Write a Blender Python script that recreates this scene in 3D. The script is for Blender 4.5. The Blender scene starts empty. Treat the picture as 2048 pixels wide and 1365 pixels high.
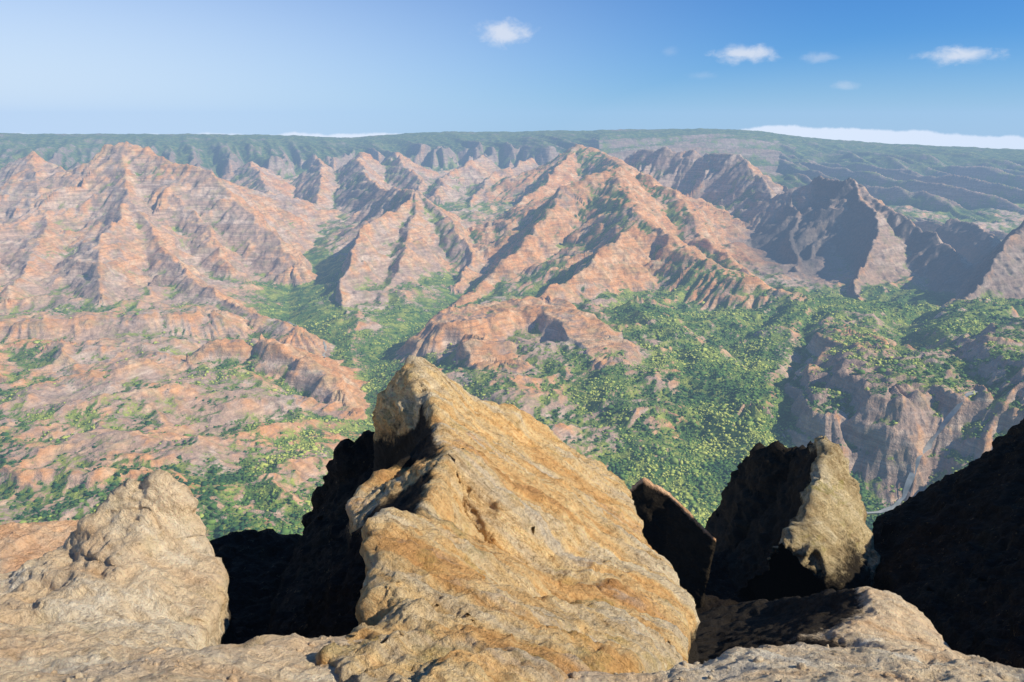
import bpy, bmesh, math, random, time
import numpy as np
from mathutils import Vector, geometry
random.seed(4); np.random.seed(4)
C = bpy.context.scene.collection
F = 1608.0; PITCH = math.atan((682.5-256)/F); CP, SP = math.cos(PITCH), math.sin(PITCH)
SUN_EL, SUN_AZ = math.radians(36), math.radians(113)     # azimuth clockwise from +Y

# ---------- helpers: bearings on the photograph to points in the place
def P(px, py, Y):
    cx = (px-1024)/F; cy = (682.5-py)/F
    dy = CP+cy*SP; dz = -SP+cy*CP
    return (cx/dy*Y, Y, dz/dy*Y)
def G(px, py, z):
    cx = (px-1024)/F; cy = (682.5-py)/F
    dy = CP+cy*SP; dz = -SP+cy*CP
    Y = z*dy/dz
    return (cx/dy*Y, Y)

# ---------- numpy noise
U = np.uint32
def _h(ix, iy, seed):
    h = ix*U(374761393)+iy*U(668265263)+U((seed*974711+12345) & 0xffffffff)
    h = (h ^ (h >> U(13)))*U(1274126177)
    h = (h ^ (h >> U(16)))*U(2246822519)
    return h ^ (h >> U(15))
_A = np.linspace(0, 2*np.pi, 257)[:256]; _GX = np.cos(_A).astype(np.float32); _GY = np.sin(_A).astype(np.float32)
def pn(x, y, seed=0):
    x0 = np.floor(x); y0 = np.floor(y); fx = (x-x0).astype(np.float32); fy = (y-y0).astype(np.float32)
    ix = x0.astype(np.int32).view(U); iy = y0.astype(np.int32).view(U)
    u = fx*fx*fx*(fx*(fx*6-15)+10); v = fy*fy*fy*(fy*(fy*6-15)+10)
    def g(a, b):
        k = _h(ix+U(a), iy+U(b), seed) & U(255)
        return _GX[k]*(fx-a)+_GY[k]*(fy-b)
    n0 = g(0, 0); n0 = n0+u*(g(1, 0)-n0); n1 = g(0, 1); n1 = n1+u*(g(1, 1)-n1)
    return (n0+v*(n1-n0))*1.5
def fbm(x, y, o=4, seed=0, gain=.5):
    s = 0; a = 1; t = 0
    for i in range(o):
        s = s+a*pn(x*2**i+i*17.3, y*2**i-i*9.1, seed+i); t += a; a *= gain
    return s/t
def ridged(x, y, o=4, seed=0, gain=.5):
    s = 0; a = 1; t = 0
    for i in range(o):
        s = s+a*(1-2*np.abs(pn(x*2**i+i*17.3, y*2**i-i*9.1, seed+i))); t += a; a *= gain
    return s/t
def vn3(p, seed=0):
    p0 = np.floor(p); f = p-p0; u = f*f*(3-2*f); r = 0; q = p0.astype(np.int32).view(U)
    for a in (0, 1):
        for b in (0, 1):
            for c in (0, 1):
                w = (u[:, 0] if a else 1-u[:, 0])*(u[:, 1] if b else 1-u[:, 1])*(u[:, 2] if c else 1-u[:, 2])
                r = r+w*((_h(q[:, 0]+U(a), (q[:, 1]+U(b))*U(31)+(q[:, 2]+U(c))*U(77777), seed+3) & U(65535))/65535.)
    return r*2-1
def fbm3(p, o=4, seed=0, gain=.5):
    s = 0; a = 1; t = 0
    for i in range(o):
        s = s+a*vn3(p*2**i+i*7.7, seed+i); t += a; a *= gain
    return s/t
def rid3(p, o=4, seed=0, gain=.5):
    s = 0; a = 1; t = 0
    for i in range(o):
        s = s+a*(1-2*np.abs(vn3(p*2**i+i*7.7, seed+i))); t += a; a *= gain
    return s/t
def blur(A, r):
    for ax in (0, 1):
        pad = [(0, 0), (0, 0)]; pad[ax] = (r+1, r)
        c = np.cumsum(np.pad(A.astype(np.float64), pad, mode='edge'), axis=ax)
        n = A.shape[ax]; hi = np.take(c, np.arange(2*r+1, 2*r+1+n), axis=ax); lo = np.take(c, np.arange(0, n), axis=ax)
        A = (hi-lo)/(2*r+1)
    return A

# ---------- material helpers
class NT:
    def __init__(s, tree): s.t = tree; s.n = tree.nodes; s.l = tree.links
    def new(s, ty, **k):
        n = s.n.new(ty)
        for a, b in k.items(): setattr(n, a, b)
        return n
    def put(s, sock, v):
        if isinstance(v, bpy.types.NodeSocket): s.l.new(v, sock)
        elif isinstance(v, tuple) and len(v) == 3 and sock.type == 'RGBA': sock.default_value = (*v, 1)
        else: sock.default_value = v
    def m(s, op, a, b=0.0, c=None, clamp=False):
        n = s.new('ShaderNodeMath', operation=op, use_clamp=clamp)
        s.put(n.inputs[0], a); s.put(n.inputs[1], b)
        if c is not None: s.put(n.inputs[2], c)
        return n.outputs[0]
    def mix(s, f, a, b, mode='MIX'):
        n = s.new('ShaderNodeMix', data_type='RGBA', blend_type=mode)
        s.put(n.inputs[0], f); s.put(n.inputs[6], a); s.put(n.inputs[7], b)
        return n.outputs[2]
    def noise(s, vec, scale, detail=4, rough=.55, dist=0):
        n = s.new('ShaderNodeTexNoise')
        s.put(n.inputs['Vector'], vec); s.put(n.inputs['Scale'], scale); s.put(n.inputs['Detail'], detail)
        s.put(n.inputs['Roughness'], rough); s.put(n.inputs['Distortion'], dist)
        return n.outputs['Fac']
    def scale(s, vec, v, rot=(0, 0, 0)):
        n = s.new('ShaderNodeMapping'); s.put(n.inputs['Vector'], vec); n.inputs['Scale'].default_value = v; n.inputs['Rotation'].default_value = rot
        return n.outputs[0]
    def frame(s, vec, axes):
        cb = s.new('ShaderNodeCombineXYZ')
        for i, a in enumerate(axes):
            d = s.new('ShaderNodeVectorMath', operation='DOT_PRODUCT'); s.put(d.inputs[0], vec); d.inputs[1].default_value = a
            s.l.new(d.outputs['Value'], cb.inputs[i])
        return cb.outputs[0]
    def step(s, v, lo, hi, a=0.0, b=1.0):
        n = s.new('ShaderNodeMapRange', interpolation_type='SMOOTHSTEP')
        s.put(n.inputs[0], v); s.put(n.inputs[1], lo); s.put(n.inputs[2], hi); s.put(n.inputs[3], a); s.put(n.inputs[4], b)
        return n.outputs[0]
    def ramp(s, v, stops):
        n = s.new('ShaderNodeValToRGB'); s.put(n.inputs[0], v); e = n.color_ramp.elements
        while len(e) < len(stops): e.new(.5)
        for i, (p, c) in enumerate(stops): e[i].position = p; e[i].color = (*c, 1)
        return n.outputs[0]
def mat(name):
    m = bpy.data.materials.new(name); m.use_nodes = True
    t = NT(m.node_tree); b = m.node_tree.nodes['Principled BSDF']
    b.inputs['Roughness'].default_value = .95; b.inputs['Specular IOR Level'].default_value = .1
    return m, t, b

def terrain_material():
    m, t, b = mat('canyon_rock_and_scrub')
    co = t.new('ShaderNodeTexCoord').outputs['Object']
    veg = t.new('ShaderNodeAttribute', attribute_name='veg').outputs['Fac']
    red = t.new('ShaderNodeAttribute', attribute_name='red').outputs['Fac']
    steep = t.new('ShaderNodeAttribute', attribute_name='steep').outputs['Fac']
    shade_tone = t.new('ShaderNodeAttribute', attribute_name='shade_tone').outputs['Fac']
    strat = t.noise(t.scale(co, (.0022, .0022, .016)), 1, 5, .7, .6)
    strat2 = t.noise(t.scale(co, (.005, .005, .11)), 1, 4, .65, .5)
    base = t.ramp(strat, [(.25, (.38, .26, .19)), (.40, (.66, .44, .29)), (.5, (.52, .36, .26)), (.58, (.76, .57, .41)), (.66, (.56, .39, .28)), (.78, (.46, .35, .27))])
    orange = t.ramp(t.noise(co, .012, 4, .65), [(.3, (.60, .27, .11)), (.5, (.82, .40, .16)), (.7, (.86, .60, .36))])
    mid = t.noise(co, .006, 5, .65)
    rf = t.m('ADD', red, t.m('MULTIPLY', t.m('SUBTRACT', mid, .5), 1.9))
    c = t.mix(t.step(rf, .38, .85), base, orange)
    g1 = t.noise(co, .02, 4, .6); g2 = t.noise(co, .13, 4, .75)
    c = t.mix(t.step(g1, .46, .66, 0, .42), c, (.40, .35, .17))          # dry olive grass thinly over the soil
    c = t.mix(t.m('MULTIPLY', t.step(strat2, .46, .6), t.m('MULTIPLY', steep, .48)), c, (.27, .18, .13))
    c = t.mix(t.m('MULTIPLY', t.step(strat2, .44, .36), t.m('MULTIPLY', steep, .2)), c, (.85, .68, .52))
    fine = t.noise(co, .05, 5, .72)
    c = t.mix(.65, c, t.ramp(fine, [(.3, (.48, .44, .40)), (.7, (1.35, 1.3, 1.25))]), 'MULTIPLY')
    c = t.mix(shade_tone, c, t.ramp(fine, [(.3, (.06, .05, .045)), (.7, (.18, .145, .12))]))  # darkens rock for painted shade and for some rock's own tone
    green = t.ramp(g1, [(.3, (.05, .13, .04)), (.48, (.13, .23, .05)), (.64, (.40, .43, .09))])
    green = t.mix(.8, green, t.ramp(g2, [(.35, (.45, .5, .5)), (.65, (1.4, 1.35, 1.25))]), 'MULTIPLY')
    green = t.mix(t.m('MULTIPLY', shade_tone, .95), green, t.ramp(g2, [(.35, (.02, .045, .03)), (.65, (.07, .10, .05))]))  # same on the green: shade painted in, plus the plateau's deeper tone
    vf = t.m('ADD', veg, t.m('ADD', t.m('MULTIPLY', t.m('SUBTRACT', g2, .5), 1.5), t.m('MULTIPLY', t.m('SUBTRACT', g1, .5), 1.4)))
    c = t.mix(t.step(vf, .36, .70), c, green)
    t.l.new(c, b.inputs['Base Color'])
    bp = t.new('ShaderNodeBump'); bp.inputs['Strength'].default_value = .9; bp.inputs['Distance'].default_value = 9
    t.l.new(t.m('ADD', fine, t.m('MULTIPLY', g2, .5)), bp.inputs['Height']); t.l.new(bp.outputs[0], b.inputs['Normal'])
    return m

FD = np.array([.74, -.38, -.56]); FD = FD/np.linalg.norm(FD); FA = np.cross(FD, [0, 0, 1.]); FA /= np.linalg.norm(FA); FB = np.cross(FA, FD)
def near_material(name, stops, sc=1.0, moss=.0, under=True, pale=0.0, con=1.0):
    m, t, b = mat(name)
    co = t.new('ShaderNodeTexCoord').outputs['Object']
    un = t.new('ShaderNodeAttribute', attribute_name='under').outputs['Fac']
    down = t.frame(co, [tuple(FD*.10), tuple(FA*1.0), tuple(FB*1.0)])
    c = t.ramp(t.noise(down, .75*sc, 6, .62, .5), stops)
    # erosion streaks that run down the slope, and thin beds across them
    thin = t.noise(down, 3.2*sc, 6, .68, .35)
    c = t.mix(.85*con, c, t.ramp(thin, [(.32, (.55, .42, .29)), (.42, (1, .94, .87)), (.56, (1.12, 1.1, 1.06)), (.66, (1.4, 1.38, 1.34))]), 'MULTIPLY')
    bed = t.noise(t.scale(co, (.3, .2, 2.4), (.2, -.3, .1)), 1.2*sc, 5, .7, .6)
    c = t.mix(.5*con, c, t.ramp(bed, [(.36, (.6, .5, .4)), (.46, (1.05, 1.05, 1.05)), (.7, (1.2, 1.17, 1.12))]), 'MULTIPLY')
    grain = t.noise(co, 8*sc, 6, .8)
    c = t.mix(.8*con, c, t.ramp(grain, [(.34, (.44, .38, .30)), (.48, (1.03, 1.02, 1)), (.66, (1.35, 1.35, 1.35))]), 'MULTIPLY')
    pit = t.noise(co, 3.1*sc, 5, .75)
    c = t.mix(t.step(pit, .61, .68, 0, .65*con), c, (.28, .18, .08))
    if pale: c = t.mix(t.step(t.noise(down, .55, 5, .7, .4), .55, .66, 0, pale), c, t.ramp(grain, [(.35, (.60, .52, .40)), (.65, (.95, .86, .70))]))
    if moss: c = t.mix(t.step(t.noise(t.scale(co, (1, 1, 2.2)), .6*sc, 6, .7), .55, .66, 0, moss), c, (.46, .39, .09))
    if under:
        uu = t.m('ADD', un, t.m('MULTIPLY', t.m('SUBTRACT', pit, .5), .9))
        c = t.mix(t.step(uu, .12, .5), c, t.mix(grain, (.02, .014, .01), (.07, .055, .035)))  # near-black mixed in as painted shade on skirts and marked points
    t.l.new(c, b.inputs['Base Color'])
    bp = t.new('ShaderNodeBump'); bp.inputs['Strength'].default_value = 1; bp.inputs['Distance'].default_value = .22*con
    t.l.new(t.m('ADD', t.m('ADD', grain, bed), t.m('ADD', t.m('MULTIPLY', thin, 1.6), pit)), bp.inputs['Height']); t.l.new(bp.outputs[0], b.inputs['Normal'])
    return m

# ---------- fast mesh
def make_mesh(name, V, Fc, material, attrs=None, smooth=True):
    me = bpy.data.meshes.new(name); n = Fc.shape[1]
    me.vertices.add(len(V)); me.vertices.foreach_set('co', np.ascontiguousarray(V, dtype=np.float32).ravel())
    me.loops.add(Fc.size); me.loops.foreach_set('vertex_index', np.ascontiguousarray(Fc, dtype=np.int32).ravel())
    me.polygons.add(len(Fc)); me.polygons.foreach_set('loop_start', np.arange(0, Fc.size, n, dtype=np.int32))
    me.update(calc_edges=True)
    if smooth: me.polygons.foreach_set('use_smooth', np.ones(len(me.polygons), dtype=bool))
    for k, a in (attrs or {}).items():
        at = me.attributes.new(k, 'FLOAT', 'POINT'); at.data.foreach_set('value', np.ascontiguousarray(a, dtype=np.float32))
    me.materials.append(material)
    o = bpy.data.objects.new(name, me); C.objects.link(o)
    return o
def tag(o, label=None, cat=None, group=None, kind=None):
    if label: o['label'] = label
    if cat: o['category'] = cat
    if group: o['group'] = group
    if kind: o['kind'] = kind
    return o
# =====================================================================  the canyon
R0 = np.exp(np.linspace(math.log(45), math.log(1150), 60))[:-1]
R1 = np.exp(np.linspace(math.log(1150), math.log(9600), 1100))
R2 = np.linspace(9650, 14000, 20)
RR = np.concatenate([R0, R1, R2]); TT = np.radians(np.linspace(-41, 41, 1020))
rg, tg = np.meshgrid(RR, TT, indexing='ij')
X = rg*np.sin(tg); Y = rg*np.cos(tg)
wx = X+75*fbm(X/520, Y/520, 4, 11)+14*fbm(X/70, Y/70, 3, 12)
wy = Y+75*fbm(X/520, Y/520, 4, 21)+14*fbm(X/70, Y/70, 3, 22)

def polydist(pts, x, y):
    best = np.full(x.shape, 1e9); S = np.zeros(x.shape); Z = np.zeros(x.shape); side = np.zeros(x.shape); acc = 0
    for i in range(len(pts)-1):
        a, b = pts[i], pts[i+1]; dx, dy = b[0]-a[0], b[1]-a[1]; L = math.hypot(dx, dy)
        t = ((x-a[0])*dx+(y-a[1])*dy)/(L*L); tc = np.clip(t, 0, 1)
        ex = x-(a[0]+dx*tc); ey = y-(a[1]+dy*tc); d = np.hypot(ex, ey)
        cr = (dx*(y-a[1])-dy*(x-a[0]))/L
        m = d < best
        s = acc+tc*L+np.arctan2((t-tc)*L, np.abs(cr)+1)*260
        best = np.where(m, d, best); S = np.where(m, s, S); side = np.where(m, cr, side)
        if len(a) > 2: Z = np.where(m, a[2]+(b[2]-a[2])*tc, Z)
        acc += L
    return best, S, Z, side

rivers = [[G(540, 400, -520), G(575, 470, -630), G(600, 545, -725), G(572, 600, -748), G(580, 645, -750), G(650, 700, -750), G(655, 740, -750), G(700, 800, -750), G(790, 900, -750), G(1000, 975, -750), G(1350, 1010, -750), G(1560, 1040, -750), G(1790, 1018, -750), G(1850, 975, -750), G(1930, 950, -750), G(2150, 955, -750)],
          [G(960, 500, -640), G(900, 600, -730), G(760, 700, -745), G(700, 800, -750)]]
dr = np.full(X.shape, 1e9)
for r_ in rivers: dr = np.minimum(dr, polydist(r_, wx*.5+X*.5, wy*.5+Y*.5)[0])
far = np.clip(dr/220, 0, 1)
floor = -762+np.maximum(0, Y-3500)*.07+np.minimum(dr*.15, 80)+far*(50*ridged(wx/400, wy/400, 5, 6)+14*fbm(X/130, Y/130, 4, 5))
Z = floor.copy(); LAB = np.zeros(X.shape, np.int8)            # 0 canyon floor

hill = -30-.64*rg-25*ridged(tg*9, rg/900, 4, 44)
LAB = np.where(hill > Z, 1, LAB); Z = np.maximum(Z, hill)

# far plateau
tdeg = np.degrees(tg)
az = np.array([-60, -32.5, -20, -14, -11.5, -5, 0, 8, 13, 16, 18.5, 21, 24, 32.5, 60.])
sky = np.array([268, 266, 268, 271, 276, 264, 264, 260, 258, 261, 270, 278, 284, 292, 300.])
az2 = np.array([-60, -32.5, -20, -14, -11.5, -5, 0, 8, 16, 18, 24, 32.5, 60.])
edg = np.array([5900, 6200, 6700, 7200, 7500, 7500, 7300, 6700, 5800, 5400, 4800, 4400, 4100.])
fine_t = np.linspace(-60, 60, 1201); ks = np.exp(-(np.arange(-20, 21)/9.)**2); ks /= ks.sum()
sky_s = np.convolve(np.pad(np.interp(fine_t, az, sky), 20, mode='edge'), ks, 'valid'); edg_s = np.convolve(np.pad(np.interp(fine_t, az2, edg), 20, mode='edge'), ks, 'valid')
slope_sky = (256-np.interp(tdeg, fine_t, sky_s))/1608
top = slope_sky*9200-(9200-rg)*.085-14*ridged(tdeg/5, rg/1800, 4, 61)-np.maximum(0, rg-9300)*.25
gl = np.clip((9100-rg)/1300, 0, 1); rt = np.clip((tdeg-6)/12, 0, 1)
top = top+gl*((150+90*rt)*ridged((X+.6*Y+wx*.4)/(430+220*rt), (Y-.6*X)/2600, 4, 62, .5)-110-80*rt)
ye = np.interp(tdeg, fine_t, edg_s)+700*ridged(wx/700, wy/2600, 4, 63)+110*fbm(X/180, Y/500, 4, 64)
under = np.maximum(0, ye-rg)
pl = top-520*(1-np.exp(-under*.8/520))-under*.07
fl = np.clip(under*.35, 0, 90)*(1-ridged(X/190, Y/1400, 4, 65))
pl = pl-fl
LAB = np.where(pl > Z, 2, LAB); Z = np.maximum(Z, pl)
# ridges: group, crest, slope left of travel, slope right, flat top half width, gully amplitude, relief
RID = [
 (3, [(-250, 390, 5200), (20, 330, 5020), (60, 310, 5000), (105, 335, 4950), (150, 352, 4900), (195, 325, 4800), (222, 290, 4720), (255, 286, 4680), (330, 322, 4550), (425, 345, 4400), (480, 410, 4250), (545, 475, 4050), (590, 530, 3900)], .58, .52, 0, .65, 900),
 (3, [(240, 292, 4700), (265, 400, 4150), (330, 510, 3650), (430, 595, 3150), (600, 655, 2700)], .42, .42, 0, .7, 800),
 (3, [(60, 318, 5000), (90, 420, 4200), (70, 520, 3500), (0, 600, 3000)], .42, .42, 0, .7, 800),
 (3, [(-100, 420, 4200), (-60, 520, 3300), (-120, 600, 2800)], .42, .42, 0, .7, 800),
 (3, [(330, 322, 4550), (390, 440, 4100), (470, 540, 3700)], .55, .5, 0, .7, 800),
 (3, [(265, 400, 4150), (180, 500, 3500), (200, 590, 3000)], .42, .42, 0, .7, 800),
 (4, [(112, 684, 2350), (135, 715, 2240), (165, 770, 2060)], .6, .62, 0, .4, 500),
 (4, [(-60, 680, 2350), (-20, 740, 2120)], .5, .5, 0, .4, 500),
 (4, [(-160, 630, 2700), (60, 645, 2600), (250, 630, 2700), (420, 630, 2800)], .22, .34, 50, .7, 900),
 (4, [(-160, 780, 2000), (60, 800, 1950), (180, 810, 1930)], .2, .4, 60, .6, 900),
 (4, [(360, 895, 1760), (480, 875, 1810), (620, 900, 1750)], .3, .5, 60, .5, 500),
 (5, [(340, 735, 2260), (385, 718, 2285), (440, 690, 2375), (530, 680, 2400), (620, 728, 2250), (670, 785, 2110)], .45, .85, 15, .4, 700),
 (5, [(335, 772, 2170), (380, 798, 2085), (460, 813, 2042), (600, 803, 2065), (690, 826, 2015)], 1.6, 1.7, 40, .25, 700),
 (6, [(725, 305, 6800), (722, 345, 5900), (760, 380, 5200), (830, 385, 4700)], .6, .65, 0, .7, 1000),
 (6, [(830, 385, 4700), (780, 430, 4350), (718, 466, 3980), (698, 525, 3650), (692, 575, 3400), (695, 640, 3080)], .6, 1.8, 0, .4, 2500),
 (6, [(830, 385, 4700), (820, 470, 4150), (790, 560, 3650), (760, 620, 3250)], .5, .55, 0, .7, 900),
 (6, [(830, 385, 4700), (900, 445, 4400), (950, 520, 4050), (900, 570, 3700)], .5, .55, 0, .7, 900),
 (6, [(640, 322, 6700), (650, 360, 6000), (625, 430, 5200), (610, 470, 4800)], .5, .5, 0, .7, 900),
 (6, [(500, 325, 6500), (520, 365, 5900), (560, 420, 5100)], .45, .45, 0, .7, 900),
 (7, [(800, 305, 7000), (800, 330, 6500), (850, 365, 5900)], .5, .5, 0, .7, 900),
 (7, [(960, 312, 6700), (900, 350, 6100), (870, 385, 5600)], .5, .5, 0, .7, 900),
 (7, [(1060, 320, 6600), (980, 355, 6100), (930, 410, 5500), (950, 440, 5100)], .5, .5, 0, .7, 900),
 (8, [(1155, 294, 6100), (1195, 308, 5900), (1240, 328, 5500), (1235, 346, 4500), (1285, 440, 3750), (1400, 520, 3320), (1600, 598, 2900)], .4, .44, 15, .7, 900),
 (8, [(1235, 346, 4500), (1190, 352, 4450), (1130, 378, 4350), (1060, 470, 3950), (965, 565, 3600), (900, 612, 3400)], .5, .65, 10, .9, 900),
 (8, [(1285, 440, 3750), (1190, 510, 3350), (1090, 598, 3000), (940, 632, 2850)], .5, .6, 0, .7, 800),
 (8, [(1155, 299, 6100), (1110, 350, 5500), (1020, 430, 4900), (960, 500, 4400)], .45, .5, 0, .7, 900),
 (8, [(1285, 350, 4600), (1370, 410, 4200), (1420, 480, 3850), (1500, 560, 3350)], .45, .45, 0, .7, 900),
 (9, [(1270, 308, 5900), (1320, 298, 5700), (1400, 312, 5500), (1480, 310, 5200), (1530, 375, 4750), (1545, 400, 4550), (1625, 366, 4450)], .65, .65, 0, 1.2, 900),
 (10, [(1625, 364, 4450), (1690, 364, 4250), (1740, 425, 3950), (1755, 500, 3600), (1715, 590, 3200)], .6, 1.6, 0, .4, 3000),
 (10, [(1560, 392, 4600), (1600, 430, 4250), (1575, 500, 3900), (1595, 580, 3450)], 1.3, 1.6, 0, .5, 3000),
 (10, [(1690, 364, 4250), (1810, 440, 3900), (1900, 500, 3550), (1960, 560, 3200)], .55, .65, 0, .9, 1200),
 (10, [(1900, 440, 4300), (1990, 470, 3900), (2010, 540, 3400)], .7, .7, 0, .8, 900),
 (11, [(2250, 330, 3700), (2080, 420, 3300), (1990, 520, 3000), (1930, 600, 2700)], .8, 1.2, 0, .6, 2000),
 (12, [(905, 645, 2600), (1000, 620, 2730), (1110, 605, 2830), (1165, 650, 2560), (1220, 710, 2260)], .9, 1.1, 70, .4, 330),
 (12, [(950, 685, 2440), (990, 725, 2260)], 1.0, 1.1, 65, .4, 330),
 (13, [(1600, 598, 2900), (1700, 608, 2830), (1850, 622, 2750), (2080, 605, 2650)], .3, .24, 50, .6, 900),
 (13, [(1215, 680, 2400), (1260, 760, 2080), (1310, 830, 1860)], .4, .4, 30, .7, 600),
 (13, [(1300, 606, 2880), (1350, 670, 2490), (1420, 745, 2130), (1450, 810, 1910)], .36, .42, 40, .8, 900),
 (13, [(1600, 598, 2900), (1560, 660, 2490), (1520, 720, 2190), (1500, 815, 1830)], .36, .5, 30, .8, 900),
 (13, [(1700, 606, 2840), (1710, 680, 2300)], .36, .4, 80, .6, 900),
 (13, [(1960, 615, 2560), (1960, 680, 2200)], .36, .4, 70, .6, 900),
 (14, [(1690, 688, 2230), (1740, 700, 2040), (1850, 718, 1920), (1925, 780, 1720)], .95, .8, 80, .35, 1200),
 (14, [(1740, 705, 2020), (1785, 780, 1750)], .9, .9, 70, .35, 1200),
 (14, [(1690, 688, 2230), (1635, 755, 1930), (1655, 815, 1750)], .8, 1.0, 40, .4, 1200),
 (14, [(2080, 650, 2340), (2010, 685, 1970), (2090, 740, 1680)], .7, .6, 60, .8, 900),
]
for k, (g, pp, sl, sr, w, ga, rel) in enumerate(RID):
    pts = [P(*q) for q in pp]
    xs = [p[0] for p in pts]; ys = [p[1] for p in pts]; M = 1500
    msk = (X > min(xs)-M) & (X < max(xs)+M) & (Y > min(ys)-M) & (Y < max(ys)+M) & (rg > 1150)
    idx = np.nonzero(msk); x = wx[idx]; y = wy[idx]
    d, s, zc, side = polydist(pts, x, y)
    slope = np.where(side > 0, sl, sr)
    keep = zc-rel*(1-np.exp(-slope*np.maximum(0, d-w*1.6)/rel))+40 > Z[idx]
    idx = (idx[0][keep], idx[1][keep]); x, y, d, s, zc, side, slope = (q[keep] for q in (x, y, d, s, zc, side, slope))
    if not len(x): continue
    dd = np.maximum(0, d-w*(1+.6*fbm(x/150, y/150, 3, 70+k)))
    drop = rel*(1-np.exp(-slope*dd/rel))
    sw = s+60*fbm(x/260, y/260, 2, 30)
    n1 = ridged(sw/230+k*7.1, dd/900, 4, 100+k, .55)
    n2 = ridged(sw/75+k*3.3, dd/600, 3, 150+k, .6)
    zz = zc-drop-np.minimum(dd*.42, 95)*ga*(1-n1)*1.1-np.minimum(dd*.22, 26)*(1-n2)*(.35+ga)+fbm(s/110, k+s*0, 4, 200+k)*34*np.clip(1-d/200, 0, 1)
    cur = Z[idx]; up = zz > cur
    lab = LAB[idx]; lab[up] = g; LAB[idx] = lab
    h = np.clip(.5+.5*(zz-cur)/14, 0, 1)
    Z[idx] = cur*(1-h)+zz*h+14*h*(1-h)
band = 52.
fz = (Z+30*fbm(X/600, Y/600, 3, 81))/band; ff = fz-np.floor(fz)
tk = .85*np.clip((Z-floor+25)/60, .5, 1)*np.clip((rg-1150)/200, 0, 1)*np.clip(.5+1.2*fbm(X/400, Y/400, 3, 83), 0, 1.1)*np.array([1.2, 0, .3, 1, 1.3, 1.2, 1, 1, 1, 1, 1, 1, 1.2, .8, 1.7])[LAB]*np.clip(dr/150, 0, 1)
Z = Z-tk*np.sin(2*np.pi*ff)/(2*np.pi)*band
soft = 1-.6*blur((LAB == 2).astype(float), 5)
Z = Z+np.clip((Z-floor)/80, .35, 1)*np.clip((rg-900)/300, 0, 1)*soft*(15*fbm(X/95, Y/95, 5, 91, .6)+9*ridged(X/60, Y/60, 3, 92)+np.clip(rg/4000, .3, 1)*14*ridged(wx/170, wy/170, 3, 93))
Z = np.where(rg > 9300, np.minimum(Z, top), Z)

PT = np.stack([X, Y, Z], -1)
NN = np.cross(np.gradient(PT, axis=1), np.gradient(PT, axis=0)); NN /= np.linalg.norm(NN, axis=2, keepdims=True)+1e-9
NN[NN[..., 2] < 0] *= -1
nz = NN[..., 2]; nx = NN[..., 0]
def by_label(v, r=7): return blur(np.array(v, float)[LAB], r)
right = np.clip((X-100)/500, 0, 1)*np.clip((3600-Y)/400, 0, 1)
hollow = np.clip((blur(Z, 9)-Z)/(rg*.006), -1, 1.2)            # gullies hold the green
bias = by_label([.38, .5, .72, .12, .22, -.04, .24, .32, .16, .32, .0, .38, .0, .84, .48])
vc = by_label([.8, .8, .3, .4, .8, .8, .8, .8, 1.4, .5, -.2, .2, .6, .4, .4])
veg = bias+.62*fbm(X/330, Y/330, 5, 95)+vc*np.clip(-nx, -.25, .5)+(nz-.82)*by_label([.9]*14+[2.6])+.42*hollow
low = (LAB == 0)
veg = veg+low*(.45*right+.6*np.clip(1-dr/260, 0, 1)+.3*np.clip((1700-rg)/300, 0, 1))
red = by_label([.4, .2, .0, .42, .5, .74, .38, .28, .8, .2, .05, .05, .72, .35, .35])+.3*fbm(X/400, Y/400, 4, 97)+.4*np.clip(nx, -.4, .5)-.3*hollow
west = np.clip(-nx*3, 0, 1)  # faces turned from the sun, darkened by colour below
bowl = np.exp(-((X-1380)/240)**2-((Y-3950)/480)**2)  # blob that paints the bowl's shadow into the colour
shade_tone = by_label([0, 0, .5, 0, 0, 0, .0, .05, 0, .12, .1, .5, 0, 0, .22], 9)+west*by_label([0, 0, .1, 0, 0, 0, .3, .1, .1, .15, .85, .4, .2, 0, .1], 3)+bowl*.95
shade_tone = np.clip(shade_tone, 0, .96)  # shade put into the colour, with own tone of plateau and banded hills
veg = np.clip(veg-bowl*.6, 0, 1); red = np.clip(red, -.2, 1); steep = np.clip((.94-nz)*3.2, 0, 1)
TM = terrain_material()
nr, nt = X.shape
ii = (np.arange(nr-1)[:, None]*nt+np.arange(nt-1)[None, :])
FC = np.stack([ii, ii+1, ii+nt+1, ii+nt], -1).reshape(-1, 4)
FL = LAB[:-1, :-1].ravel()
info = {0: ('canyon_floor', 'green wooded floor of the canyon with pale streams winding through it'),
 1: ('hillside', 'steep slope dropping from the viewpoint rocks to the canyon floor'),
 2: ('plateau', 'long flat blue green plateau that forms the skyline beyond the canyon'),
 3: ('ridge', 'big pink and orange layered massif with twin summits on the left wall'),
 4: ('hill', 'low pointed red hill and scrubby slopes at the foot of the left massif'),
 5: ('bluff', 'orange topped bluff with a curved cliff band left of the central rock spire'),
 6: ('ridge', 'sharp buttressed ridge right of the narrow left side valley'),
 7: ('ridge', 'distant hazy spurs below the skyline between the two big ridges'),
 8: ('ridge', 'tall orange crested pyramid ridge in the middle of the canyon'),
 9: ('ridge', 'fluted row of cliffs under the skyline right of the orange pyramid'),
 10: ('ridge', 'craggy ridge with the large dark shadowed bowl on its left'),
 11: ('ridge', 'dark ridge entering from the right edge beside the craggy ridge'),
 12: ('mesa', 'flat red topped mesa with steep sides just beyond the central rock spire'),
 13: ('hill', 'broad green bench covered with scrub right of the red mesa'),
 14: ('hill', 'rounded banded hills with brown cliffs and green gullies at the right')}
Vall = PT.reshape(-1, 3)
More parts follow.
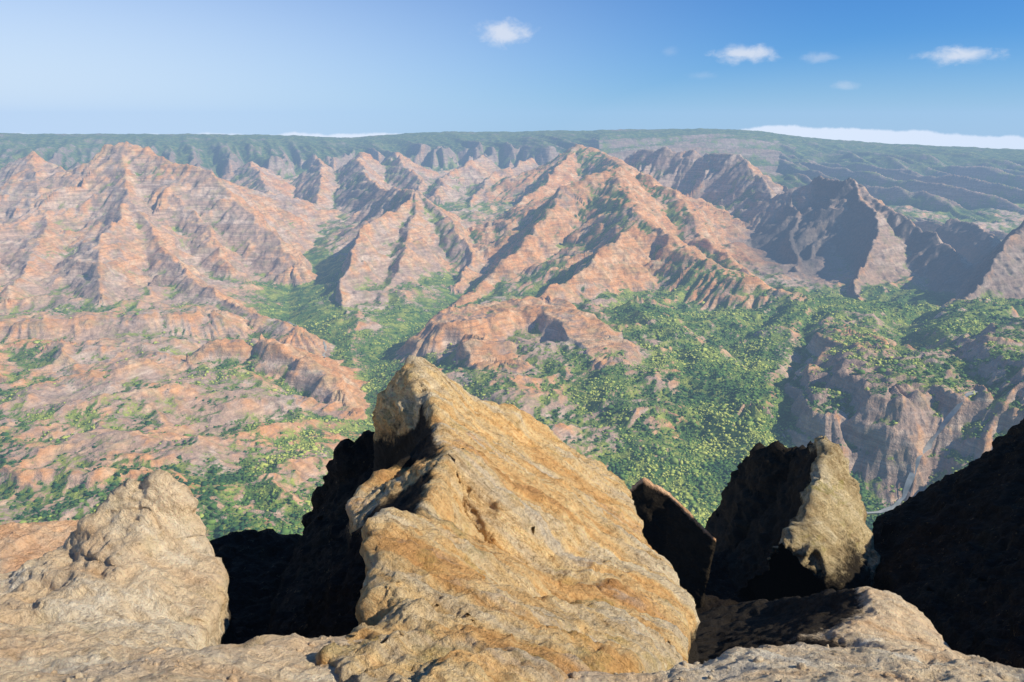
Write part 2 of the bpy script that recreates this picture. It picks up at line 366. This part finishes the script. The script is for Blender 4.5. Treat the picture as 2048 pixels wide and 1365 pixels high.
for g, (nm, lb) in info.items():
    fs = FC[FL == g]
    if not len(fs): continue
    used = np.zeros(len(Vall), bool); used[fs.ravel()] = True; u = np.nonzero(used)[0]
    remap = np.zeros(len(Vall), np.int32); remap[u] = np.arange(len(u))
    o = make_mesh(nm, Vall[u], remap[fs], TM, {'veg': veg.ravel()[u], 'red': red.ravel()[u], 'steep': steep.ravel()[u], 'shade_tone': shade_tone.ravel()[u]})
    tag(o, lb, nm.replace('_', ' '), kind='structure')
def height(x, y):
    r = math.hypot(x, y); t = math.atan2(x, y)
    i = int(np.clip(np.searchsorted(RR, r), 0, nr-1)); j = int(round((t-TT[0])/(TT[1]-TT[0])))
    return float(Z[i, min(max(j, 0), nt-1)])

wm, t, b = mat('pale_stream'); co = t.new('ShaderNodeTexCoord').outputs['Object']
t.l.new(t.ramp(t.noise(co, .06, 3), [(.35, (.30, .30, .24)), (.65, (.50, .48, .40))]), b.inputs['Base Color']); b.inputs['Roughness'].default_value = .5
def stream(pts, w):
    V = []; dense = []
    for i in range(len(pts)-1):
        a, b_ = pts[i], pts[i+1]; n = max(2, int(math.dist(a, b_)/8))
        for k in range(n): dense.append((a[0]+(b_[0]-a[0])*k/n, a[1]+(b_[1]-a[1])*k/n))
    dn = np.array(dense); ox = 14*fbm(dn[:, 0]/70, dn[:, 1]/70, 3, 7); oy = 14*fbm(dn[:, 1]/70, dn[:, 0]/70, 3, 8); dn[:, 0] += ox; dn[:, 1] += oy
    hs = np.array([height(*q) for q in dn]); hs = np.convolve(np.pad(hs, 3, mode='edge'), np.ones(7)/7, 'valid')
    for i in range(len(dn)):
        a = dn[max(0, i-1)]; c_ = dn[min(len(dn)-1, i+1)]; d_ = c_-a; d_ = d_/(np.linalg.norm(d_)+1e-6); n_ = np.array([-d_[1], d_[0]])
        ww = w*(.7+.6*math.sin(i*.37)**2)
        for sgn in (-1, 1):
            q = dn[i]+n_*ww*sgn; V.append((q[0], q[1], hs[i]+4.5))
    V = np.array(V); k = np.arange(len(dn)-1)*2
    o = make_mesh('river', V, np.stack([k, k+1, k+3, k+2], -1), wm)
    tag(o, kind='structure'); return o
tag(stream(rivers[0][4:7], 3), 'thin pale stream winding down the narrow left valley', 'river')
tag(stream(rivers[0][11:15], 5), 'short pale bend of river below the banded hills at the right', 'river')

def scrub():
    w = np.clip(veg-.36, 0, 1)**1.1*np.clip((rg-1180)/100, 0, 1)*np.clip((4000-rg)/1800, 0, 1)*rg**1.0*(right*.6+1)
    w = w*(np.abs(tdeg) < 38); w = w.ravel()/w.sum()
    N = 80000
    pick = np.random.choice(len(w), N, p=w)
    c = Vall[pick]+np.random.uniform(-2, 2, (N, 3))*[1, 1, 0]
    bm = bmesh.new(); bmesh.ops.create_icosphere(bm, subdivisions=1, radius=1)
    bv = np.array([v.co[:] for v in bm.verts]); bf = np.array([[v.index for v in f.verts] for f in bm.faces]); bm.free()
    nv = len(bv)
    size = np.random.gamma(1.7, .8, N)+.7
    sc = np.stack([size*np.random.uniform(.8, 1.5, N), size*np.random.uniform(.8, 1.5, N), size*np.random.uniform(.5, .9, N)], -1)
    jit = np.random.uniform(.5, 1.4, (N, nv, 1))
    V = c[:, None, :]+bv[None]*sc[:, None, :]*jit; V[..., 2] += (size*.3)[:, None]
    Fc = bf[None]+(np.arange(N)*nv)[:, None, None]
    dk = np.exp(-((c[:, 0]+850)/420)**2-((c[:, 1]-1500)/230)**2)  # shadowed hollow at lower left painted as a darker scrub tint
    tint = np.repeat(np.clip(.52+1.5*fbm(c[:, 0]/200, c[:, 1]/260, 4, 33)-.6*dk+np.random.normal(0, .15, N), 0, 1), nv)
    m, t, b = mat('scrub_foliage'); a = t.new('ShaderNodeAttribute', attribute_name='tint').outputs['Fac']
    t.l.new(t.ramp(a, [(.1, (.04, .11, .035)), (.5, (.15, .26, .05)), (.85, (.54, .56, .12))]), b.inputs['Base Color'])
    o = make_mesh('scrub', V.reshape(-1, 3), Fc.reshape(-1, 3), m, attrs={'tint': tint}, smooth=False)
    tag(o, 'dark and yellow green trees and scrub scattered over the canyon floor and benches', 'scrub', kind='stuff')
scrub()
# =====================================================================  foreground rocks
def rock(name, outline, inner, edges, material, k=.0048, amp=.22, wav=1.6, rings=((.12, 1.5), (.6, 6), (4, 28)), smooth=1, seed=0, fine=.045, dark=(), flute=0.0):
    g = lambda q: q[:3] if len(q) == 4 else P(*q)      # a fourth value marks a plain xyz point
    top = [g(q) for q in outline]; ins = [g(q) for q in inner]; no = len(top)
    allp = top+ins
    area = sum(top[i][0]*top[(i+1) % no][1]-top[(i+1) % no][0]*top[i][1] for i in range(no))
    sg = 1 if area > 0 else -1
    res = geometry.delaunay_2d_cdt([Vector(p[:2]) for p in allp], edges, [list(range(no)) if sg > 0 else list(range(no))[::-1]], 1, 1e-4)
    vs, _, fs, ov = res[0], res[1], res[2], res[3]
    bm = bmesh.new(); UL = bm.verts.layers.float.new('under'); bv = []; m_o = {}
    for i, v in enumerate(vs):
        if ov[i]: z = allp[ov[i][0]][2]; [m_o.setdefault(q, i) for q in ov[i]]
        else:
            dd = sorted((math.dist(v, p[:2]), p[2]) for p in allp)[:3]; wsum = sum(1/(d+.01) for d, _ in dd); z = sum(zz/(d+.01) for d, zz in dd)/wsum
        bv.append(bm.verts.new((v[0], v[1], z)))
    for f in fs: bm.faces.new([bv[i] for i in f])
    for i, a in dict(dark).items(): bv[m_o[i]][UL] = a  # marked points carry shade painted into the colour
    ring = [bv[m_o[i]] for i in range(no)]
    nrm = []
    for i in range(no):
        a, b_ = Vector(top[i-1][:2]), Vector(top[(i+1) % no][:2]); d = (b_-a).normalized(); nrm.append(Vector((d.y, -d.x))*sg)
    for off, drop in rings:
        new = [bm.verts.new((top[i][0]+nrm[i].x*off, top[i][1]+nrm[i].y*off, top[i][2]-drop)) for i in range(no)]
        for v in new: v[UL] = 1  # side skirts coloured near black to stand for shade
        for i in range(no):
            j = (i+1) % no
            q = [ring[i], new[i], new[j], ring[j]] if sg > 0 else [ring[i], ring[j], new[j], new[i]]
            try: bm.faces.new(q)
            except ValueError: pass
        ring = new
    bmesh.ops.triangulate(bm, faces=bm.faces[:])
    zt = min(p[2] for p in allp)-2.5
    def refine(kk):
        for it in range(9):
            es = []
            for e in bm.edges:
                mid = (e.verts[0].co+e.verts[1].co)*.5
                out = mid.y < 7.2 or abs(mid.x) > mid.y*.72+1
                lim = kk*max(mid.length, 3)*(6 if mid.z < zt else 1)*(6 if out else 1)
                if e.calc_length() > lim: es.append(e)
            if not es: break
            bmesh.ops.subdivide_edges(bm, edges=es, cuts=1, use_grid_fill=False)
            bmesh.ops.triangulate(bm, faces=[f for f in bm.faces if len(f.verts) > 3])
    refine(.03)
    for _ in range(smooth): bmesh.ops.smooth_vert(bm, verts=[v for v in bm.verts if not v.is_boundary], factor=.5, use_axis_x=True, use_axis_y=True, use_axis_z=True)
    refine(k)
    bmesh.ops.recalc_face_normals(bm, faces=bm.faces[:])
    bm.normal_update(); bm.verts.index_update()
    co = np.array([v.co[:] for v in bm.verts]); no_ = np.array([v.normal[:] for v in bm.verts]); un = np.array([v[UL] for v in bm.verts])
    fcs = np.array([[v.index for v in f.verts] for f in bm.faces])
    bm.free()
    q = co*np.array([1, .8, 1.5])
    wrp = np.stack([vn3(co/wav, seed+50), vn3(co/wav, seed+51), vn3(co/wav, seed+52)], -1)*.5
    d = amp*(.7*fbm3(q/wav+wrp, 6, seed, .6)+.8*rid3(q/(wav*.6)+wrp, 5, seed+20, .62))
    d = d+fine*rid3(co/.4, 3, seed+40, .65)
    if flute:      # rills running down the slope to the right
        fc = np.stack([co@FD*.12, co@FA/.8, co@FB/.8], -1)+wrp*.25
        d = d+flute*(rid3(fc, 5, seed+70, .62)-.2)*np.clip(1-un*2, 0, 1)
    co = co+no_*d[:, None]
    return make_mesh(name, co, fcs, material, attrs={'under': un})

OCH = near_material('ochre_weathered_rock', [(.30, (.70, .37, .14)), (.41, (.94, .55, .21)), (.5, (.95, .67, .32)), (.58, (.86, .68, .42)), (.70, (.95, .76, .46))], 1, .3, True, .5, .85)
PALE = near_material('pale_tan_rock', [(.28, (.76, .48, .25)), (.42, (.92, .67, .40)), (.55, (.94, .74, .47)), (.7, (.95, .84, .63))], 1, .15, True, .35, .65)
REDM = near_material('red_brown_rock', [(.3, (.72, .38, .19)), (.5, (.92, .56, .31)), (.7, (.88, .66, .42))], 1, .1, True, 0, .6)
DARK = near_material('rock_painted_shade', [(.3, (.018, .013, .010)), (.5, (.028, .021, .015)), (.7, (.04, .032, .02))], 1, 0, False)  # shade put into the base colour as near black
OLIV = near_material('olive_brown_rock', [(.3, (.34, .24, .12)), (.5, (.68, .54, .30)), (.7, (.82, .70, .46))], 1, .5, True, 0, .9)

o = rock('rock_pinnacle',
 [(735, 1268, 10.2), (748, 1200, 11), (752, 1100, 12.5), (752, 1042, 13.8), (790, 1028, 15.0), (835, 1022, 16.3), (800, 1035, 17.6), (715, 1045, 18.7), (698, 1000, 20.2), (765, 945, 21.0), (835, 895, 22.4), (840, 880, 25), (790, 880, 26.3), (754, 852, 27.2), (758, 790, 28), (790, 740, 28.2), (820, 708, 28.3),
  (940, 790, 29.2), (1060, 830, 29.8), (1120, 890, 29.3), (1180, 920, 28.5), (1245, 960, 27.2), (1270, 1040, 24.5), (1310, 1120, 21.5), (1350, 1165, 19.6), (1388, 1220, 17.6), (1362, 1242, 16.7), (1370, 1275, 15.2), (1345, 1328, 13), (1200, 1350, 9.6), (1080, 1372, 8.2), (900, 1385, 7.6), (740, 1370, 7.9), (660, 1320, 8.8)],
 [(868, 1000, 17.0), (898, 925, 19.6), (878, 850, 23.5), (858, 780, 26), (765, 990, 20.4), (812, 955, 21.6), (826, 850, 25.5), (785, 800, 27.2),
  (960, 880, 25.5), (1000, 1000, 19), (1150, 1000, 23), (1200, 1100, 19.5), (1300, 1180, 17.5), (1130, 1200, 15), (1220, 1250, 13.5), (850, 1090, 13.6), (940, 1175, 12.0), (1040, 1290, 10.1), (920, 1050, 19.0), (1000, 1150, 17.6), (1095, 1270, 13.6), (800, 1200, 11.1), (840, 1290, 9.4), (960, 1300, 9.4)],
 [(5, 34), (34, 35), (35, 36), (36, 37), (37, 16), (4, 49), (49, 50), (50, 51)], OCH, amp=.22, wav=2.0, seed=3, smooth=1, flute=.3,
 dark=[(6, 1.5), (7, .15), (8, .0), (9, .1), (10, 1.5), (11, 1.3), (12, .4), (38, .0), (39, .1), (5, .3)])  # darkens the notch and left wall as painted shade
tag(o, 'tall ochre rock pinnacle with a pointed tip in the centre foreground', 'rock')
o = rock('rock_shaded_side',
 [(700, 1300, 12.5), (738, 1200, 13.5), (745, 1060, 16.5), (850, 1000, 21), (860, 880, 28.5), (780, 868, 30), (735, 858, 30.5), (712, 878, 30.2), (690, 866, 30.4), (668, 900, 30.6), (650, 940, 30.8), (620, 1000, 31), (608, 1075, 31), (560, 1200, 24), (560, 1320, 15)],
 [(700, 960, 29.5), (680, 1080, 25), (650, 1200, 19)], [], DARK, amp=.4, wav=1.5, seed=17, k=.006)  # pinnacle's shaded left flank, split off and coloured near black
tag(o, 'shaded left side of the tall pinnacle, a separate ragged topped rock coloured black', 'rock')
o = rock('rock_outcrop',
 [(320, 942, 16), (375, 980, 16), (400, 1080, 15.5), (440, 1165, 14.5), (410, 1260, 13), (375, 1305, 12), (300, 1345, 10.2), (100, 1385, 9.2), (-150, 1385, 9.4), (-150, 1190, 15), (0, 1150, 15.3), (110, 1100, 15.6), (170, 1040, 15.8), (265, 955, 16.2)],
 [(250, 1150, 14), (100, 1250, 12.5), (330, 1100, 15.1), (300, 1020, 15.7), (150, 1320, 10.6)], [], PALE, amp=.2, wav=1.7, seed=8, flute=.2)
tag(o, 'broad pale tan rock outcrop with a blunt top at the lower left', 'rock')
o = rock('rock_outcrop',
 [(-200, 1062, 24), (0, 1046, 24), (100, 1040, 24), (160, 1043, 24.5), (215, 1090, 23), (200, 1160, 21), (0, 1230, 18), (-200, 1250, 18)], [(60, 1110, 21.5)], [], REDM, amp=.25, seed=12)
tag(o, 'low reddish rock showing behind the pale outcrop at the left edge', 'rock')
o = rock('rock_shaded_gap',
 [(385, 1120, 30), (415, 1083, 31), (460, 1067, 32), (520, 1058, 33), (600, 1080, 33), (680, 1110, 31), (760, 1200, 26), (760, 1300, 20), (560, 1330, 19), (360, 1330, 20)], [(560, 1180, 27)], [], DARK, amp=.5, seed=15, k=.006)  # slope lying in shadow, with the shade put into its colour
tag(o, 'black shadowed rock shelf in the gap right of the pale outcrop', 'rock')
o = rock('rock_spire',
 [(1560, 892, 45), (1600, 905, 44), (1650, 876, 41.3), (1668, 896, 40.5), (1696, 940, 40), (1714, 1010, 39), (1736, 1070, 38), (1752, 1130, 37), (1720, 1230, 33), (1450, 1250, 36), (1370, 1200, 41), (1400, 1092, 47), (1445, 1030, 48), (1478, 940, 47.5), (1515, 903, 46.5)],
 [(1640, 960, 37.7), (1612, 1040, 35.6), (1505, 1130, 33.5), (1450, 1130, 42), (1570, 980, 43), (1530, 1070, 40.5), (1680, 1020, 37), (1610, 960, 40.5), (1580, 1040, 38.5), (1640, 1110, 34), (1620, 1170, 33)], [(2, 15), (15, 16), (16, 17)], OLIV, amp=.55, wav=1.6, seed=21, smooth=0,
 dark=[(0, 1.3), (1, 1), (10, 1.5), (11, 1.5), (12, 1.5), (13, 1.5), (14, 1.3), (18, 1.5), (19, 1.5), (20, 1.5), (22, 1.3), (23, 1.3), (9, 1.5), (25, .5), (8, 1)])  # left half coloured near black to stand for shade
tag(o, 'olive brown rock spire with a dark left half right of the tall pinnacle', 'rock')
o = rock('rock_fin',
 [(1255, 985, 37.5), (1288, 958, 37), (1340, 988, 36.4), (1385, 1032, 35.4), (1432, 1078, 34.4), (1400, 1112, 34.8), (1345, 1110, 37), (1290, 1070, 38.5)],
 [(1290, 1000, 36.0), (1340, 1050, 34.8), (1395, 1092, 33.8)], [(1, 8), (8, 9), (9, 10)], REDM, amp=.12, wav=.9, seed=25, smooth=0,
 rings=((.1, .5), (.9, 5), (4, 28)), dark=[(6, .8), (7, .8)])  # lower left points darkened as painted shade
tag(o, 'small orange edged rock fin squeezed between the tall pinnacle and the olive spire', 'rock')
o = rock('rock_shaded_gap',
 [(1240, 1060, 42), (1300, 1085, 42), (1345, 1115, 41), (1400, 1105, 42), (1460, 1110, 43), (1500, 1180, 38), (1480, 1280, 31), (1330, 1300, 28), (1240, 1200, 34)], [(1380, 1180, 37)], [], DARK, amp=.5, wav=1.5, seed=27, k=.006)  # added dark fill closing the gap, shade put into its colour
tag(o, 'added black rock filling the shaded gap under the small orange edged fin', 'rock')
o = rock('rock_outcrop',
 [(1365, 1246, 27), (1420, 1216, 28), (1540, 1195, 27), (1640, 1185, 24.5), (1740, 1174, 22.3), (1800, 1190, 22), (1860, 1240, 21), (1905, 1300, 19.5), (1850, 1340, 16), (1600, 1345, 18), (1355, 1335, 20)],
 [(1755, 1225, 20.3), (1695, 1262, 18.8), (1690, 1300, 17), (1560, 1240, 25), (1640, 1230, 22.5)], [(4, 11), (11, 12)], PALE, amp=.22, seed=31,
 dark=[(0, 1.5), (1, .3), (2, .5), (3, 1.2), (9, 1.5), (10, 1.5), (14, 1.6), (13, .3), (15, 1.6)])  # left and front darkened in the colour as shade
tag(o, 'low shaded rock with a tan sunlit right end below the olive spire', 'rock')
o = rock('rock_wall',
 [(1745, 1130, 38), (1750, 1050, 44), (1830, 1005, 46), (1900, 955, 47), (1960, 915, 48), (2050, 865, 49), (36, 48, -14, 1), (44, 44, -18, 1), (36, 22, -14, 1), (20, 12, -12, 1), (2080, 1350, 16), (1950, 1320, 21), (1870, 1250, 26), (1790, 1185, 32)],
 [(19, 18, -9, 1), (27, 29, -12, 1), (33, 39, -12, 1)], [(9, 14), (14, 15), (15, 16), (16, 6)], DARK, amp=.6, wav=2, seed=35, k=.006)  # shaded face, its darkness put into the colour
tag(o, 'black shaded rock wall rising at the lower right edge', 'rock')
led = rock('ground',
 [(-300, 1366, 8.0), (100, 1352, 8.3), (250, 1325, 8.7), (380, 1300, 9), (560, 1272, 9.5), (740, 1270, 10), (850, 1320, 9.4), (1000, 1350, 9), (1150, 1352, 8.8), (1340, 1336, 9), (1500, 1300, 9.5), (1590, 1282, 9.8), (1700, 1305, 9.5), (1950, 1308, 9.5), (2048, 1342, 9), (2300, 1380, 8.6), (9, 3, -4, 1), (8, -3, -1.7, 1), (-8, -3, -1.7, 1), (-9, 3, -4, 1)],
 [(0, 0, -1.75, 1), (-3, 5, -4.7, 1), (3, 5, -4.7, 1), (-.6, 7.3, -6.35, 1), (-1.6, 7.6, -6.3, 1), (.4, 7.6, -6.5, 1)], [], PALE, amp=.14, wav=1.0, seed=41, fine=.035)
tag(led, 'crumbly pale rock ledge along the bottom edge at the viewpoint', 'ground', kind='structure')
# loose stones on the ledge
lv = np.zeros(len(led.data.vertices)*3, np.float32); led.data.vertices.foreach_get('co', lv); lv = lv.reshape(-1, 3)
cand = lv[(lv[:, 1] > 7.3) & (lv[:, 1] < 10) & (lv[:, 2] > -7.3) & (np.abs(lv[:, 0]) < 7.5)]
c = cand[np.random.choice(len(cand), 400)]; N = len(c)
bm = bmesh.new(); bmesh.ops.create_icosphere(bm, subdivisions=2, radius=1)
bv = np.array([v.co[:] for v in bm.verts]); bf = np.array([[v.index for v in f.verts] for f in bm.faces]); bm.free()
size = .01+np.random.gamma(1.2, .01, N)
V = c[:, None, :]+bv[None]*(size[:, None]*np.random.uniform(.6, 1.4, (N, 3)))[:, None, :]*np.random.uniform(.8, 1.15, (N, len(bv), 1))
o = make_mesh('gravel', V.reshape(-1, 3), (bf[None]+(np.arange(N)*len(bv))[:, None, None]).reshape(-1, 3), PALE, attrs={'under': np.zeros(N*len(bv))}, smooth=False)
tag(o, 'loose pale stones scattered on the rock ledge', 'gravel', kind='stuff')
# =====================================================================  air, sky, sun, camera
hz = bpy.data.materials.new('thin_haze'); hz.use_nodes = True; nt_ = hz.node_tree; nt_.nodes.clear()
out = nt_.nodes.new('ShaderNodeOutputMaterial'); ab = nt_.nodes.new('ShaderNodeVolumeAbsorption'); em = nt_.nodes.new('ShaderNodeEmission'); ad = nt_.nodes.new('ShaderNodeAddShader')
SIG = 6.3e-5
ab.inputs['Color'].default_value = (0, 0, 0, 1); ab.inputs['Density'].default_value = SIG
em.inputs['Color'].default_value = (.40, .60, .90, 1); em.inputs['Strength'].default_value = SIG
nt_.links.new(ab.outputs[0], ad.inputs[0]); nt_.links.new(em.outputs[0], ad.inputs[1]); nt_.links.new(ad.outputs[0], out.inputs['Volume'])
bm = bmesh.new(); bmesh.ops.create_cube(bm, size=1)
for v in bm.verts: v.co = Vector((v.co.x*24000, 6900+v.co.y*14400, -400+v.co.z*1300))
me = bpy.data.meshes.new('haze'); bm.to_mesh(me); bm.free(); me.materials.append(hz)
o = bpy.data.objects.new('haze', me); C.objects.link(o); tag(o, 'thin blue haze in the air over the canyon', 'haze', kind='structure')

w = bpy.data.worlds.new('World'); bpy.context.scene.world = w; w.use_nodes = True; t = NT(w.node_tree)
bg = w.node_tree.nodes['Background']
sk = t.new('ShaderNodeTexSky', sky_type='NISHITA'); sk.sun_disc = False; sk.sun_elevation = SUN_EL; sk.sun_rotation = SUN_AZ; sk.altitude = 1000; sk.air_density = 1.0; sk.dust_density = .3; sk.ozone_density = 2.5
v = t.new('ShaderNodeTexCoord').outputs['Generated']; sp = t.new('ShaderNodeSeparateXYZ'); t.l.new(v, sp.inputs[0])
azn = t.m('MULTIPLY', t.m('ARCTAN2', sp.outputs[0], sp.outputs[1]), 180/math.pi); eln = t.m('MULTIPLY', t.m('ARCSINE', sp.outputs[2]), 180/math.pi)
col = sk.outputs[0]
cl = None
for (px, py, wd, ht, op) in [(1010, 66, 2.0, .85, .7), (1495, 108, 2.4, .65, .75), (1920, 112, 2.5, .55, .75), (1636, 116, 1.2, .4, .3), (1690, 173, 1.0, .35, .3), (1400, 152, 1.0, .3, .12), (1340, 105, .6, .4, .12)]:
    cx, cy = (px-1024)/F, (682.5-py)/F; d = Vector((cx, CP+cy*SP, -SP+cy*CP)).normalized()
    a0, e0 = math.degrees(math.atan2(d.x, d.y)), math.degrees(math.asin(d.z))
    r = t.m('SQRT', t.m('ADD', t.m('POWER', t.m('DIVIDE', t.m('SUBTRACT', azn, a0), wd), 2), t.m('POWER', t.m('DIVIDE', t.m('SUBTRACT', eln, e0), ht), 2)))
    n = t.noise(t.scale(v, (1, 1, 1.7)), 48, 5, .6, .3)
    k_ = t.m('MULTIPLY', t.step(t.m('ADD', r, t.m('MULTIPLY', t.m('SUBTRACT', n, .5), 1.7)), 1.1, .05), op)
    cl = k_ if cl is None else t.m('MAXIMUM', cl, k_)
bn = t.noise(t.scale(v, (1, 1, 1.0)), 26, 6, .6)
bank_h = t.m('ADD', t.step(azn, 13, 17.5, -.42, .1), t.m('MULTIPLY', t.m('SUBTRACT', bn, .5), .8))
bank_h = t.m('ADD', bank_h, t.step(azn, 17, 34, 0, -.65))
bank = t.step(t.m('SUBTRACT', eln, bank_h), .1, -.1)
lf = t.m('MULTIPLY', t.step(azn, 24, -36), t.step(eln, 19, -1, 0, 1))
lf = t.m('MULTIPLY', lf, t.step(azn, -90, -45))
hzf = t.m('MAXIMUM', t.m('MULTIPLY', lf, .98), t.step(eln, 6, -1, 0, .3))
col = t.mix(1, col, (.22, .72, 1.34), 'MULTIPLY')
col = t.mix(hzf, col, (8.4, 9.6, 10.8)); col = t.mix(cl, col, (10.0, 10.0, 10.4)); col = t.mix(t.m('MULTIPLY', bank, .95), col, (14, 13.4, 13))
t.l.new(col, bg.inputs['Color']); bg.inputs['Strength'].default_value = .088
su = bpy.data.lights.new('sun', 'SUN'); su.energy = 5; su.angle = math.radians(.5); su.color = (1, .95, .86)
so = bpy.data.objects.new('sun', su); C.objects.link(so)
sd = Vector((math.sin(SUN_AZ)*math.cos(SUN_EL), math.cos(SUN_AZ)*math.cos(SUN_EL), math.sin(SUN_EL)))
so.rotation_euler = sd.to_track_quat('Z', 'Y').to_euler(); so.location = sd*100
cam = bpy.data.cameras.new('camera'); cam.lens = 36*F/2048; cam.sensor_width = 36; cam.clip_start = .1; cam.clip_end = 60000
cob = bpy.data.objects.new('camera', cam); C.objects.link(cob); cob.rotation_euler = (math.pi/2-PITCH, 0, 0)
sc = bpy.context.scene; sc.camera = cob
sc.view_settings.view_transform = 'Standard'; sc.view_settings.look = 'None'; sc.view_settings.exposure = 0
